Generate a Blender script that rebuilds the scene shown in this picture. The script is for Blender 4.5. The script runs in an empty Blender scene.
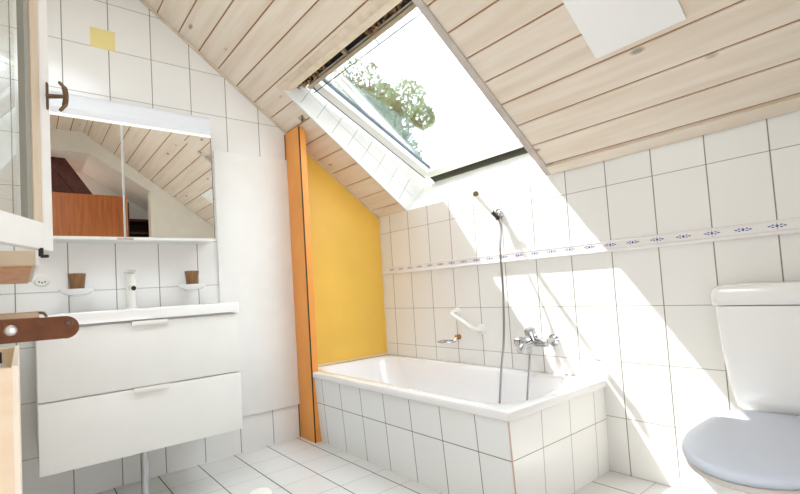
import bpy, bmesh, math, random
from mathutils import Vector, Matrix

random.seed(7)
SC = bpy.context.scene
COL = SC.collection

# ------------------------------------------------------------------ camera
cam_data = bpy.data.cameras.new('camera')
cam = bpy.data.objects.new('camera', cam_data)
COL.objects.link(cam)
R0 = (0.6292578, 0.7745794, -0.0637286)
R1 = (-0.0790952, -0.0177484, -0.9967091)
R2 = (-0.7731614, 0.6322276, 0.0500972)
cam.matrix_world = Matrix(((R0[0], -R1[0], -R2[0], 2.75009), (R0[1], -R1[1], -R2[1], -2.07410),
                           (R0[2], -R1[2], -R2[2], 0.89360), (0, 0, 0, 1)))
cam_data.sensor_width = 36.0
cam_data.lens = 466.12 / 800.0 * 36.0
cam_data.shift_y = 17.41 / 800.0
cam_data.clip_start = 0.02
SC.camera = cam

# ------------------------------------------------------------------ light and exposure
SC.view_settings.view_transform = 'Standard'
SC.view_settings.look = 'None'
SC.view_settings.gamma = 1.0
SC.view_settings.use_curve_mapping = False
SC.view_settings.exposure = 0.95

world = bpy.data.worlds.new('world')
SC.world = world
world.use_nodes = True
bg = world.node_tree.nodes['Background']
bg.inputs['Color'].default_value = (0.80, 0.91, 1.0, 1)
bg.inputs['Strength'].default_value = 4.0

sun_data = bpy.data.lights.new('sun', 'SUN')
sun_data.energy = 34.0
sun_data.angle = math.radians(0.5)
sun_data.color = (1.0, 0.98, 0.95)
sun = bpy.data.objects.new('sun', sun_data)
COL.objects.link(sun)
SUN_DIR = Vector((2.88, 1.0, -4.95)).normalized()
sun.rotation_euler = SUN_DIR.to_track_quat('-Z', 'Y').to_euler()
sun.location = (-3, -2, 6)


def area_light(name, loc, target, size, energy, color=(1, 1, 1), size_y=None):
    d = bpy.data.lights.new(name, 'AREA')
    d.energy = energy
    d.color = color
    d.size = size
    if size_y:
        d.shape = 'RECTANGLE'
        d.size_y = size_y
    o = bpy.data.objects.new(name, d)
    COL.objects.link(o)
    o.location = loc
    o.rotation_euler = (Vector(target) - Vector(loc)).to_track_quat('-Z', 'Y').to_euler()
    return o


area_light('ceiling_fill', (1.35, -1.95, 2.54), (1.15, -1.8, 0.0), 0.9, 7, (0.84, 0.93, 1.0), 0.5)  # unseen fill under the flat ceiling, added to brighten the room
area_light('doorway_fill', (2.84, -1.65, 0.85), (0.3, -1.35, 0.8), 0.95, 5.0, (0.86, 0.94, 1.0), 1.0)  # added fill behind the camera, lifts vanity and tub end
area_light('landing_fill', (3.2, -2.12, 2.36), (3.15, -1.4, 0.6), 0.3, 5, (0.86, 0.95, 1.0))  # added unseen light so the landing shows bright in the mirror

# ------------------------------------------------------------------ slope frame
TH = math.atan(0.7397)
CT, ST = math.cos(TH), math.sin(TH)


def S(x, s, n):
    """x across, s up the roof slope from the top of the low wall, n outwards."""
    return Vector((x, -CT * s + ST * n, 1.42 + ST * s + CT * n))


# ------------------------------------------------------------------ colours and materials
def lin(h):
    h = h.lstrip('#')
    out = []
    for i in (0, 2, 4):
        c = int(h[i:i + 2], 16) / 255.0
        out.append(c / 12.92 if c <= 0.04045 else ((c + 0.055) / 1.055) ** 2.4)
    return (out[0], out[1], out[2], 1.0)


class NT:
    def __init__(self, name):
        self.m = bpy.data.materials.new(name)
        self.m.use_nodes = True
        self.t = self.m.node_tree
        self.b = self.t.nodes['Principled BSDF']

    def n(self, typ, **kw):
        x = self.t.nodes.new(typ)
        for k, v in kw.items():
            setattr(x, k, v)
        return x

    def link(self, a, b):
        self.t.links.new(a, b)

    def math(self, op, a, b=None, c=None):
        x = self.n('ShaderNodeMath', operation=op)
        for i, v in enumerate((a, b, c)):
            if v is None:
                continue
            if isinstance(v, (int, float)):
                x.inputs[i].default_value = v
            else:
                self.link(v, x.inputs[i])
        return x.outputs[0]

    def mix(self, fac, a, b):
        x = self.n('ShaderNodeMix', data_type='RGBA')
        for sock, v in ((x.inputs[0], fac), (x.inputs[6], a), (x.inputs[7], b)):
            if isinstance(v, (int, float)):
                sock.default_value = v
            elif isinstance(v, tuple):
                sock.default_value = v
            else:
                self.link(v, sock)
        return x.outputs[2]

    def pos(self):
        g = self.n('ShaderNodeNewGeometry')
        s = self.n('ShaderNodeSeparateXYZ')
        self.link(g.outputs['Position'], s.inputs[0])
        return s.outputs[0], s.outputs[1], s.outputs[2]

    def obj(self):
        return self.n('ShaderNodeTexCoord').outputs['Object']

    def noise(self, scale, vec=None, stretch=None, detail=3.0):
        x = self.n('ShaderNodeTexNoise')
        x.inputs['Scale'].default_value = scale
        x.inputs['Detail'].default_value = detail
        v = vec if vec is not None else self.obj()
        if stretch:
            mp = self.n('ShaderNodeMapping')
            mp.inputs['Scale'].default_value = stretch
            self.link(v, mp.inputs['Vector'])
            v = mp.outputs[0]
        self.link(v, x.inputs['Vector'])
        return x.outputs[0]

    def ramp(self, fac, stops):
        x = self.n('ShaderNodeValToRGB')
        e = x.color_ramp.elements
        while len(e) < len(stops):
            e.new(0.5)
        for el, (p, c) in zip(e, stops):
            el.position = p
            el.color = c
        self.link(fac, x.inputs[0])
        return x.outputs[0]

    def bump(self, h, strength=0.2, dist=0.002):
        x = self.n('ShaderNodeBump')
        x.inputs['Strength'].default_value = strength
        x.inputs['Distance'].default_value = dist
        self.link(h, x.inputs['Height'])
        self.link(x.outputs[0], self.b.inputs['Normal'])


def plain(name, col, rough=0.5, metal=0.0, spec=0.5, coat=0.0, mottle=0.03, scale=9.0):
    k = NT(name)
    c = lin(col)
    if mottle:
        d = tuple(max(0.0, v * (1 - mottle)) for v in c[:3]) + (1,)
        l = tuple(min(1.0, v * (1 + mottle)) for v in c[:3]) + (1,)
        k.link(k.ramp(k.noise(scale), [(0.3, d), (0.7, l)]), k.b.inputs['Base Color'])
    else:
        k.b.inputs['Base Color'].default_value = c
    k.b.inputs['Roughness'].default_value = rough
    k.b.inputs['Metallic'].default_value = metal
    k.b.inputs['Specular IOR Level'].default_value = spec
    k.b.inputs['Coat Weight'].default_value = coat
    return k.m


def tiles(name, tile, grout, u, v, wu, wv, uo, vo, pu, pv, rough=0.16, skip=None, grout_v=None):
    """Tile grid on two world axes with its own joint widths."""
    k = NT(name)
    P = dict(zip('xyz', k.pos()))
    U, V = P[u], P[v]
    if skip:
        lim, dv = skip
        V = k.math('SUBTRACT', V, k.math('MULTIPLY', k.math('GREATER_THAN', V, lim), dv))

    def line(C, off, pitch, w):
        a = k.math('ADD', k.math('DIVIDE', k.math('SUBTRACT', C, off), pitch), 0.5)
        a = k.math('ABSOLUTE', k.math('SUBTRACT', k.math('FRACT', a), 0.5))
        mr = k.n('ShaderNodeMapRange')
        mr.inputs['From Min'].default_value = w * 0.5 / pitch * 1.4
        mr.inputs['From Max'].default_value = w * 0.5 / pitch * 0.6
        k.link(a, mr.inputs['Value'])
        return mr.outputs[0]
    lu, lv = line(U, uo, pu, wu), line(V, vo, pv, wv)
    idu = k.math('FLOOR', k.math('DIVIDE', k.math('SUBTRACT', U, uo), pu))
    idv = k.math('FLOOR', k.math('DIVIDE', k.math('SUBTRACT', V, vo), pv))
    wn = k.n('ShaderNodeTexWhiteNoise', noise_dimensions='2D')
    cx = k.n('ShaderNodeCombineXYZ')
    k.link(idu, cx.inputs[0])
    k.link(idv, cx.inputs[1])
    k.link(cx.outputs[0], wn.inputs['Vector'])
    t = lin(tile)
    td = tuple(c * 0.965 for c in t[:3]) + (1,)
    base = k.ramp(wn.outputs[0], [(0.0, td), (1.0, t)])
    c1 = k.mix(lv, base, lin(grout_v or grout))
    c2 = k.mix(lu, c1, lin(grout))
    k.link(c2, k.b.inputs['Base Color'])
    m = k.math('MAXIMUM', lu, lv)
    k.link(k.math('MULTIPLY_ADD', m, 0.6, rough), k.b.inputs['Roughness'])
    wav = k.noise(5.0, detail=1.0)
    k.bump(k.math('SUBTRACT', k.math('MULTIPLY', wav, 0.25), m), 0.35, 0.0012)
    return k.m


def wood(name, light, dark, stretch, scale=6.0, knots=None, rough=0.5, stripe=0.0):
    k = NT(name)
    o = k.obj()
    n1 = k.noise(scale, o, stretch, 5.0)
    c = k.ramp(n1, [(0.28, lin(dark)), (0.62, lin(light))])
    n2 = k.noise(1.3, o, None, 2.0)
    lt = lin(light)
    c = k.mix(k.math('MULTIPLY', n2, 0.35), c, tuple(min(1, v * 1.06) for v in lt[:3]) + (1,))
    if knots:
        kc, kscale, kst = knots
        vo = k.n('ShaderNodeTexVoronoi')
        vo.inputs['Scale'].default_value = kscale
        mp = k.n('ShaderNodeMapping')
        mp.inputs['Scale'].default_value = kst
        k.link(o, mp.inputs['Vector'])
        k.link(mp.outputs[0], vo.inputs['Vector'])
        mr = k.n('ShaderNodeMapRange')
        mr.inputs['From Min'].default_value = 0.13
        mr.inputs['From Max'].default_value = 0.07
        k.link(vo.outputs['Distance'], mr.inputs['Value'])
        c = k.mix(k.math('MULTIPLY', mr.outputs[0], 0.75), c, lin(kc))
    k.link(c, k.b.inputs['Base Color'])
    k.b.inputs['Roughness'].default_value = rough
    k.bump(n1, 0.1, 0.001)
    return k.m


def glass(name, tint=(1, 1, 1, 1), strength=1.0):
    k = NT(name)
    out = k.t.nodes['Material Output']
    tr = k.n('ShaderNodeBsdfTransparent')
    tr.inputs[0].default_value = tint
    gl = k.n('ShaderNodeBsdfGlossy')
    gl.inputs['Roughness'].default_value = 0.02
    fr = k.n('ShaderNodeFresnel')
    fr.inputs['IOR'].default_value = 1.45
    mx = k.n('ShaderNodeMixShader')
    k.link(k.math('MULTIPLY', fr.outputs[0], strength), mx.inputs[0])
    k.link(tr.outputs[0], mx.inputs[1])
    k.link(gl.outputs[0], mx.inputs[2])
    k.link(mx.outputs[0], out.inputs['Surface'])
    return k.m


M = {}
M['knee_tile'] = tiles('knee_wall_tiles', '#F3F1ED', '#877E76', 'x', 'z', 0.0042, 0.0030, 0.128, 0.0, 0.2, 0.25,
                       skip=(1.02, 0.046), grout_v='#A39B92')
M['gable_tile'] = tiles('gable_wall_tiles', '#F3F1EE', '#8A837C', 'y', 'z', 0.0042, 0.0030, -1.893, 2.228, 0.199, 0.25,
                        grout_v='#A39C95')
M['apron_tile'] = tiles('apron_front_tiles', '#F1F1EF', '#6E6B68', 'x', 'z', 0.0040, 0.0036, 0.475, 0.235, 0.2, 0.25)
M['apron_side_tile'] = tiles('apron_side_tiles', '#F4F3F0', '#8E8A86', 'y', 'z', 0.0030, 0.0030, -0.50, 0.235, 0.2, 0.25)
M['floor_tile'] = tiles('floor_tiles', '#E9E7E3', '#8F8B87', 'x', 'y', 0.0030, 0.0052, 0.231, -0.7505, 0.2, 0.1965,
                        rough=0.25, grout_v='#3E3A37')
M['pine'] = wood('whitened_pine', '#EFE3D3', '#E1CFB8', (0.5, 7, 7), 4.0, ('#86765F', 4.2, (0.9, 2.2, 2.2)), 0.45)
M['groove'] = plain('board_groove', '#AC7349', 0.8)
M['lath'] = wood('pine_lath', '#E6D6C2', '#CFBBA4', (3, 3, 3), 5.0, None, 0.5)
M['grey_lath'] = wood('grey_lath', '#CFC4BC', '#B5A89F', (3, 3, 3), 5.0, None, 0.5)
M['white_paint'] = plain('white_paint', '#F4F2EE', 0.6, mottle=0.015)
M['cream_paint'] = plain('cream_plaster', '#EFEAE0', 0.8, mottle=0.03)
M['soft_white'] = plain('white_lacquer', '#F1F0EC', 0.35, mottle=0.01)
M['ceramic'] = plain('white_ceramic', '#F6F5F3', 0.08, mottle=0.0, coat=0.4)
M['enamel'] = plain('white_enamel', '#F3F1F1', 0.12, mottle=0.0, coat=0.3)
M['plastic'] = plain('white_plastic', '#F2EFE8', 0.3, mottle=0.0)
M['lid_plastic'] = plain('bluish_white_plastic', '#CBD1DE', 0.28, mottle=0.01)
M['chrome'] = plain('chrome', '#B9BABD', 0.14, 1.0, mottle=0.0)
M['hose'] = plain('steel_hose', '#9A9A9C', 0.32, 1.0, mottle=0.0)
M['steel'] = plain('brushed_steel', '#B9B2A8', 0.35, 1.0, mottle=0.03)
M['bright_steel'] = plain('bright_steel', '#D8D8D6', 0.4, 1.0, mottle=0.02)
M['bronze'] = plain('aged_bronze', '#7D6A55', 0.35, 1.0, mottle=0.1, scale=40)
M['brass'] = plain('brass', '#B98A4A', 0.3, 1.0, mottle=0.05)
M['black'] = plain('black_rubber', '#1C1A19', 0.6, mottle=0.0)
M['dark_gap'] = plain('dark_gap_fill', '#2A211B', 0.8)  # solid dark brown filling the open gaps round the sash
M['mirror'] = plain('mirror_silver', '#F4F4F0', 0.0, 1.0, mottle=0.0)
M['yellow'] = plain('yellow_paint', '#F5C657', 0.4, mottle=0.05, scale=2.5)
M['orange'] = plain('orange_paint', '#F0A04A', 0.45, mottle=0.06, scale=5)
M['cloth_blue'] = plain('border_blue', '#4A5AA0', 0.3, mottle=0.1, scale=60)
M['border'] = plain('border_glaze', '#F1EDEB', 0.15, mottle=0.02)
M['amber'] = wood('brown_streaked_glass', '#8A623C', '#5E3D22', (30, 30, 1), 3.0, None, 0.2)
M['leather'] = plain('brown_leather', '#6A4129', 0.9, mottle=0.16, scale=60)
M['beech'] = wood('pale_beech', '#EFD9BC', '#E7CCA9', (2, 2, 14), 3.0, None, 0.5)
M['beige'] = wood('beige_veneer', '#DCC9AE', '#D2BD9F', (14, 2, 2), 3.0, None, 0.5)
M['peach'] = wood('peach_veneer', '#D99A68', '#C88552', (2, 14, 2), 3.0, None, 0.5)
M['veneer'] = wood('orange_veneer', '#C8743A', '#A85A28', (14, 14, 1.0), 3.0, None, 0.4)
M['redwood'] = wood('dark_red_timber', '#5E2619', '#260C08', (2, 6, 6), 9.0, None, 0.5)
M['note'] = plain('yellow_paper', '#F0E09A', 0.8, mottle=0.02)
M['clear'] = glass('cabinet_glass', (0.97, 0.98, 0.97, 1), 0.3)
M['pane'] = glass('roof_window_glass', (0.97, 0.98, 0.98, 1), 0.8)
M['cream_bar'] = plain('cream_bar', '#B5A78C', 0.5, mottle=0.05)
M['leaf_litter'] = plain('dry_leaves', '#A07C55', 0.9, mottle=0.5, scale=30)
M['bark'] = plain('bark', '#6A5846', 0.9, mottle=0.3)
M['lamp_glow'] = None
k = NT('lamp_diffuser')
k.b.inputs['Base Color'].default_value = lin('#FFFDF4')
k.b.inputs['Emission Color'].default_value = lin('#FFF6E2')
k.b.inputs['Emission Strength'].default_value = 0.35
M['lamp_glow'] = k.m
k = NT('tree_leaf')
k.link(k.ramp(k.noise(2.6), [(0.3, lin('#3E5346')), (0.5, lin('#6A8272')), (0.72, lin('#93A68C'))]), k.b.inputs['Base Color'])
k.b.inputs['Roughness'].default_value = 0.6
M['leaf'] = k.m


# ------------------------------------------------------------------ mesh helpers
class MB:
    def __init__(self):
        self.bm = bmesh.new()
        self.mi = 0

    def _tag(self, faces):
        for f in faces:
            f.material_index = self.mi

    def poly(self, pts, faces):
        vs = [self.bm.verts.new(p) for p in pts]
        out = []
        for f in faces:
            out.append(self.bm.faces.new([vs[i] for i in f]))
        self._tag(out)
        return vs, out

    def hexa(self, p, bevel=0.0, seg=2):
        """p: 8 points, bottom ring then top ring."""
        vs, fs = self.poly(p, [(3, 2, 1, 0), (4, 5, 6, 7), (0, 1, 5, 4), (1, 2, 6, 5), (2, 3, 7, 6), (3, 0, 4, 7)])
        bmesh.ops.recalc_face_normals(self.bm, faces=fs)
        if bevel > 0:
            es = list({e for f in fs for e in f.edges})
            r = bmesh.ops.bevel(self.bm, geom=es, offset=bevel, segments=seg, profile=0.6, affect='EDGES')
            self._tag(r['faces'])
        return self

    def box(self, x0, x1, y0, y1, z0, z1, bevel=0.0, seg=2):
        return self.hexa([(x0, y0, z0), (x1, y0, z0), (x1, y1, z0), (x0, y1, z0),
                          (x0, y0, z1), (x1, y0, z1), (x1, y1, z1), (x0, y1, z1)], bevel, seg)

    def sbox(self, x0, x1, s0, s1, n0, n1, bevel=0.0):
        return self.hexa([S(x0, s0, n0), S(x1, s0, n0), S(x1, s1, n0), S(x0, s1, n0),
                          S(x0, s0, n1), S(x1, s0, n1), S(x1, s1, n1), S(x0, s1, n1)], bevel)

    def prism(self, ring, vec, bevel=0.0):
        """extrude a planar ring by vec"""
        v = Vector(vec)
        n = len(ring)
        pts = [Vector(p) for p in ring] + [Vector(p) + v for p in ring]
        fs = [tuple(range(n))[::-1], tuple(range(n, 2 * n))]
        for i in range(n):
            j = (i + 1) % n
            fs.append((i, j, n + j, n + i))
        vs, faces = self.poly(pts, fs)
        bmesh.ops.recalc_face_normals(self.bm, faces=faces)
        if bevel > 0:
            es = list({e for f in faces for e in f.edges})
            r = bmesh.ops.bevel(self.bm, geom=es, offset=bevel, segments=2, profile=0.6, affect='EDGES')
            self._tag(r['faces'])
        return self

    def loft(self, rings, cap0=True, cap1=True):
        n = len(rings[0])
        pts = [p for r in rings for p in r]
        fs = []
        for a in range(len(rings) - 1):
            for i in range(n):
                j = (i + 1) % n
                fs.append((a * n + i, a * n + j, (a + 1) * n + j, (a + 1) * n + i))
        if cap0:
            fs.append(tuple(range(n))[::-1])
        if cap1:
            fs.append(tuple(range((len(rings) - 1) * n, len(rings) * n)))
        vs, faces = self.poly(pts, fs)
        bmesh.ops.recalc_face_normals(self.bm, faces=faces)
        return self

    def lathe(self, base, axis, profile, seg=24):
        """profile: (distance along axis, radius)"""
        ax = Vector(axis).normalized()
        u = ax.orthogonal().normalized()
        w = ax.cross(u)
        rings = []
        for t, r in profile:
            c = Vector(base) + ax * t
            rings.append([c + (u * math.cos(2 * math.pi * i / seg) + w * math.sin(2 * math.pi * i / seg)) * max(r, 1e-4)
                          for i in range(seg)])
        return self.loft(rings)

    def cyl(self, p0, p1, r0, r1=None, seg=20):
        a, b = Vector(p0), Vector(p1)
        return self.lathe(a, b - a, [(0, r0), ((b - a).length, r0 if r1 is None else r1)], seg)

    def tube(self, pts, r, seg=10, closed=False):
        pts = [Vector(p) for p in pts]
        n = len(pts)
        rad = r if isinstance(r, (list, tuple)) else [r] * n
        ref = None
        rings = []
        for i, p in enumerate(pts):
            if closed:
                t = pts[(i + 1) % n] - pts[i - 1]
            else:
                t = pts[min(i + 1, n - 1)] - pts[max(i - 1, 0)]
            t.normalize()
            if ref is None:
                ref = t.orthogonal().normalized()
            ref = (ref - t * ref.dot(t)).normalized()
            w = t.cross(ref)
            rings.append([p + (ref * math.cos(2 * math.pi * k / seg) + w * math.sin(2 * math.pi * k / seg)) * rad[i]
                          for k in range(seg)])
        if closed:
            rings.append(rings[0])
            return self.loft(rings, False, False)
        return self.loft(rings)

    def ball(self, c, r, sub=2, sc=(1, 1, 1)):
        m = Matrix.Translation(Vector(c)) @ Matrix.Diagonal((r * sc[0], r * sc[1], r * sc[2], 1))
        g = bmesh.ops.create_icosphere(self.bm, subdivisions=sub, radius=1.0, matrix=m)
        self._tag({f for v in g['verts'] for f in v.link_faces})
        return self


def spline(pts, n=8):
    """Catmull-Rom through the points"""
    P = [Vector(p) for p in pts]
    P = [P[0] * 2 - P[1]] + P + [P[-1] * 2 - P[-2]]
    out = []
    for i in range(1, len(P) - 2):
        a, b, c, d = P[i - 1:i + 3]
        for k in range(n):
            t = k / n
            out.append(0.5 * ((2 * b) + (c - a) * t + (2 * a - 5 * b + 4 * c - d) * t * t + (3 * b - a - 3 * c + d) * t ** 3))
    out.append(P[-2])
    return out


def make(name, mb, mats, parent=None, base=None, label=None, cat=None, group=None, kind=None, smooth=True, angle=35):
    """Link the collected shape as ONE mesh object whose origin sits at base (or at its parent's origin)."""
    me = bpy.data.meshes.new(name)
    org = Vector(base) if base is not None else (parent['_o'] if parent is not None and '_o' in parent else Vector((0, 0, 0)))
    org = Vector(org)
    bmesh.ops.translate(mb.bm, verts=mb.bm.verts, vec=-org)
    mb.bm.to_mesh(me)
    mb.bm.free()
    if not isinstance(mats, (list, tuple)):
        mats = [mats]
    for m in mats:
        me.materials.append(m)
    if smooth:
        me.polygons.foreach_set('use_smooth', [True] * len(me.polygons))
        me.set_sharp_from_angle(angle=math.radians(angle))
    o = bpy.data.objects.new(name, me)
    COL.objects.link(o)
    if parent is not None:
        o.parent = parent
        o.location = org - ORG[parent.name]
    else:
        o.location = org
    ORG[o.name] = org
    if label:
        o['label'] = label
    if cat:
        o['category'] = cat
    if group:
        o['group'] = group
    if kind:
        o['kind'] = kind
    return o


ORG = {}


def thing(name, base, label, cat, group=None, kind=None):
    o = bpy.data.objects.new(name, None)
    COL.objects.link(o)
    o.location = base
    o.empty_display_size = 0.1
    ORG[o.name] = Vector(base)
    if label:
        o['label'] = label
    if cat:
        o['category'] = cat
    if group:
        o['group'] = group
    if kind:
        o['kind'] = kind
    return o


def part(name, mb, mats, parent, label=None, **kw):
    return make(name, mb, mats, parent, base=ORG[parent.name], label=label, **kw)


def struct(name, mb, mats, parent=None, label=None, cat=None, **kw):
    return make(name, mb, mats, parent, base=(ORG[parent.name] if parent is not None else None), kind='structure',
                label=label, cat=cat, **kw)


# ================================================================== THE SETTING
XW = 2.85            # right wall
YF = -2.30           # front wall behind the camera's left
# sun-lit openings: roof window hole
HX0, HX1, HS0, HS1 = 0.334, 1.448, 0.0, 1.10
FLAT_Y = -1.57
FLAT_Z = 1.42 + 0.7397 * 1.57
S_TOP = 1.57 / CT

# ---- floor
b = MB()
b.box(-0.1, 3.7, YF - 0.1, 0.1, -0.08, 0.0)
struct('floor', b, M['floor_tile'], label='white square floor tiles with dark and pale joints', cat='floor', smooth=False)

# ---- low wall under the slope
b = MB()
b.hexa([(-0.1, 0, 0), (XW + 0.1, 0, 0), (XW + 0.1, 0.12, 0), (-0.1, 0.12, 0),
        (-0.1, 0, 1.42), (XW + 0.1, 0, 1.42), (XW + 0.1, 0.09, 1.487 - 0.14), (-0.1, 0.09, 1.487 - 0.14)])
struct('wall_back', b, M['knee_tile'], label='low white tiled wall behind bathtub and toilet', cat='wall', smooth=False)

# ---- gable wall
b = MB()
b.prism([(0, YF, 0), (0, 0.0, 0), (0, 0.0, 1.42), (0, FLAT_Y, FLAT_Z), (0, YF, FLAT_Z)], (-0.1, 0, 0))
struct('wall_left', b, M['gable_tile'], label='tall white tiled gable wall behind vanity and mirror cabinet', cat='wall', smooth=False)

# ---- front wall, behind the open glass door
b = MB()
b.box(-0.1, 3.7, YF - 0.1, YF, 0, FLAT_Z + 0.05)
struct('wall_front', b, M['cream_paint'], label='cream wall behind the open glass cabinet door', cat='wall', smooth=False)

# ---- right wall with an opening whose top follows the roof, and the landing behind it
b = MB()
OP = [(-1.015, 2.055), (-1.53, 2.385), (YF, 2.385)]
TOPZ = lambda y: 1.42 - 0.7397 * y
t = 0.12
b.prism([(XW, 0.0, 0), (XW, 0.0, 1.42), (XW, -1.015, TOPZ(-1.015)), (XW, -1.015, 0)], (t, 0, 0))
b.prism([(XW, -1.015, 2.055), (XW, -1.015, TOPZ(-1.015)), (XW, -1.53, TOPZ(-1.53)), (XW, -1.53, 2.385)], (t, 0, 0))
b.prism([(XW, -1.53, 2.385), (XW, -1.53, TOPZ(-1.53)), (XW, FLAT_Y, FLAT_Z), (XW, YF, FLAT_Z), (XW, YF, 2.385)], (t, 0, 0))
xi, xb = XW + t, 3.62
# landing: soffit, far wall, end wall
b.prism([(xi, -0.86, 2.0), (xi, -1.53, 2.43), (xi, YF, 2.43), (xi, YF, 2.385), (xi, -1.53, 2.385), (xi, -0.86, 1.955)], (xb - xi, 0, 0))
b.box(xb, xb + 0.1, YF, -0.76, 0, 2.6)
b.box(xi, xb, -0.86, -0.76, 0, 2.0)
struct('wall_right', b, M['cream_paint'], label='cream wall with an opening to the landing, seen in the mirror', cat='wall', smooth=False)

# ---- ceiling: sloped boards with a hole for the roof window, flat boards above
b = MB()
b.mi = 0
TB, GAP = 0.016, 0.008
PITCH = 0.107 / CT
left_edges = [(0.068 + 0.107 * i) / CT for i in range(-1, 19)]
right_edges = [(0.047 + 0.1067 * i) / CT for i in range(-1, 19)]


def boards(x0, x1, edges, smin, smax):
    for i in range(len(edges) - 1):
        a, c = max(edges[i], smin), min(edges[i + 1], smax)
        if c - a < 0.012:
            continue
        g0 = GAP * 0.5 if edges[i] >= smin else 0.0
        g1 = GAP * 0.5 if edges[i + 1] <= smax else 0.0
        p = [S(x0, a + g0, 0), S(x1, a + g0, 0), S(x1, c - g1, 0), S(x0, c - g1, 0),
             S(x0, a, TB), S(x1, a, TB), S(x1, c, TB), S(x0, c, TB)]
        b.hexa(p)


boards(0.0, HX0 - 0.012, left_edges, 0.0, S_TOP)
boards(HX0 - 0.012, 1.46, left_edges, HS1 + 0.02, S_TOP)
boards(1.46, XW, right_edges, 0.0, S_TOP)
for i in range(8):
    y0 = FLAT_Y - 0.107 * i
    b.box(0, XW, max(YF, y0 - 0.107 + GAP * 0.5), y0 - GAP * 0.5, FLAT_Z, FLAT_Z + TB)
b.mi = 1
for (x0, x1, s0, s1) in ((-0.1, HX0 - 0.012, -0.1, S_TOP), (HX0 - 0.012, HX1 + 0.012, HS1 + 0.02, S_TOP), (HX1 + 0.012, XW + 0.1, -0.1, S_TOP)):
    b.sbox(x0, x1, s0, s1, TB * 0.3, TB + 0.26)
b.box(-0.1, XW + 0.1, YF - 0.1, FLAT_Y + 0.1, FLAT_Z + TB * 0.3, FLAT_Z + 0.2)
struct('ceiling', b, [M['pine'], M['groove']], label='sloping ceiling of whitened pine boards', cat='ceiling', smooth=False)

# laths round the roof window and along the gable
b = MB()
b.sbox(1.426, 1.462, 0.0, 1.16, -0.010, 0.012, 0.002)
struct('trim_1', b, M['grey_lath'], label='grey lath along the right side of the roof window', cat='trim')
b = MB()
b.sbox(HX0 - 0.02, 1.426, 1.096, 1.132, -0.010, 0.003, 0.002)
struct('trim_2', b, M['lath'], label='pale lath above the roof window', cat='trim')
b = MB()
b.sbox(0.0, 0.014, 0.0, S_TOP, -0.010, 0.0, 0.002)
struct('trim_3', b, M['lath'], label='thin lath where ceiling meets the gable wall', cat='trim')
b = MB()
b.sbox(1.46, XW, 0.0, 0.052, -0.014, 0.0, 0.003)
struct('trim_4', b, M['pine'], label='bottom pine lath where sloping ceiling meets low wall', cat='trim')

# ---- roof window
win = thing('window_1', S(0.88, 0.5, 0.1), 'open white roof window in the sloping wooden ceiling', 'window', kind='structure')
b = MB()   # white reveal boards
b.mi = 0
b.sbox(HX0 - 0.012, HX0, -0.03, 1.096, -0.002, 0.31)
b.sbox(HX0, HX0 + 0.06, -0.035, 1.04, 0.325, 0.345)
b.sbox(HX1, HX1 + 0.012, -0.03, 1.10, 0.012, 0.31)
b.prism([S(HX0, 0.0, 0.0), S(HX0, -0.035, 0.27), S(HX0, -0.07, 0.27), S(HX0, -0.03, 0.0)], (HX1 - HX0, 0, 0))
b.mi = 2
b.prism([S(HX0, 1.094, 0.0), S(HX0, 1.058, 0.030), S(HX0, 1.075, 0.045), S(HX0, 1.11, 0.014)], (HX1 - HX0, 0, 0))
b.mi = 1   # faint joints on the left reveal
for i in range(8):
    s = 0.10 + 0.125 * i
    b.sbox(HX0, HX0 + 0.0006, s, s + 0.004, 0.02, 0.20)
b.sbox(HX0, HX0 + 0.0006, 0.02, 1.05, 0.115, 0.1175)
part('reveal', b, [plain('reveal_white', '#E6E5E2', 0.6), plain('reveal_joint', '#A9A9A7', 0.6), M['lath']], win, smooth=False)
b = MB()
b.sbox(0.40, 1.40, -0.050, 0.02, 0.285, 0.30)
part('bottom_gap_fill', b, M['dark_gap'], win, label='dark brown strip filling the gap below the open sash')  # closes the open gap in the tone of the flashing beyond
b = MB()
b.sbox(HX0, HX1, 1.012, 1.085, 0.128, 0.140)
b.sbox(HX0, HX1, 1.09, 1.13, 0.03, 0.12)
part('top_gap_shade', b, M['dark_gap'], win, label='dark boxes for the shade in the gap above the open sash')  # solid dark boxes stand in for the shade inside the top gap

# sash tilts: top inwards (n .12), bottom outwards (n .275)
SA0, SA1 = 0.010, 1.012
NB, NTOP = 0.275, 0.125


def sash_pt(x, f, dn):
    s = SA0 + (SA1 - SA0) * f
    return S(x, s, NB + (NTOP - NB) * f + dn)


def sash_bar(mb, x0, x1, f0, f1, d0, d1, bevel=0.002):
    mb.hexa([sash_pt(x0, f0, d0), sash_pt(x1, f0, d0), sash_pt(x1, f1, d0), sash_pt(x0, f1, d0),
             sash_pt(x0, f0, d1), sash_pt(x1, f0, d1), sash_pt(x1, f1, d1), sash_pt(x0, f1, d1)], bevel)


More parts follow.
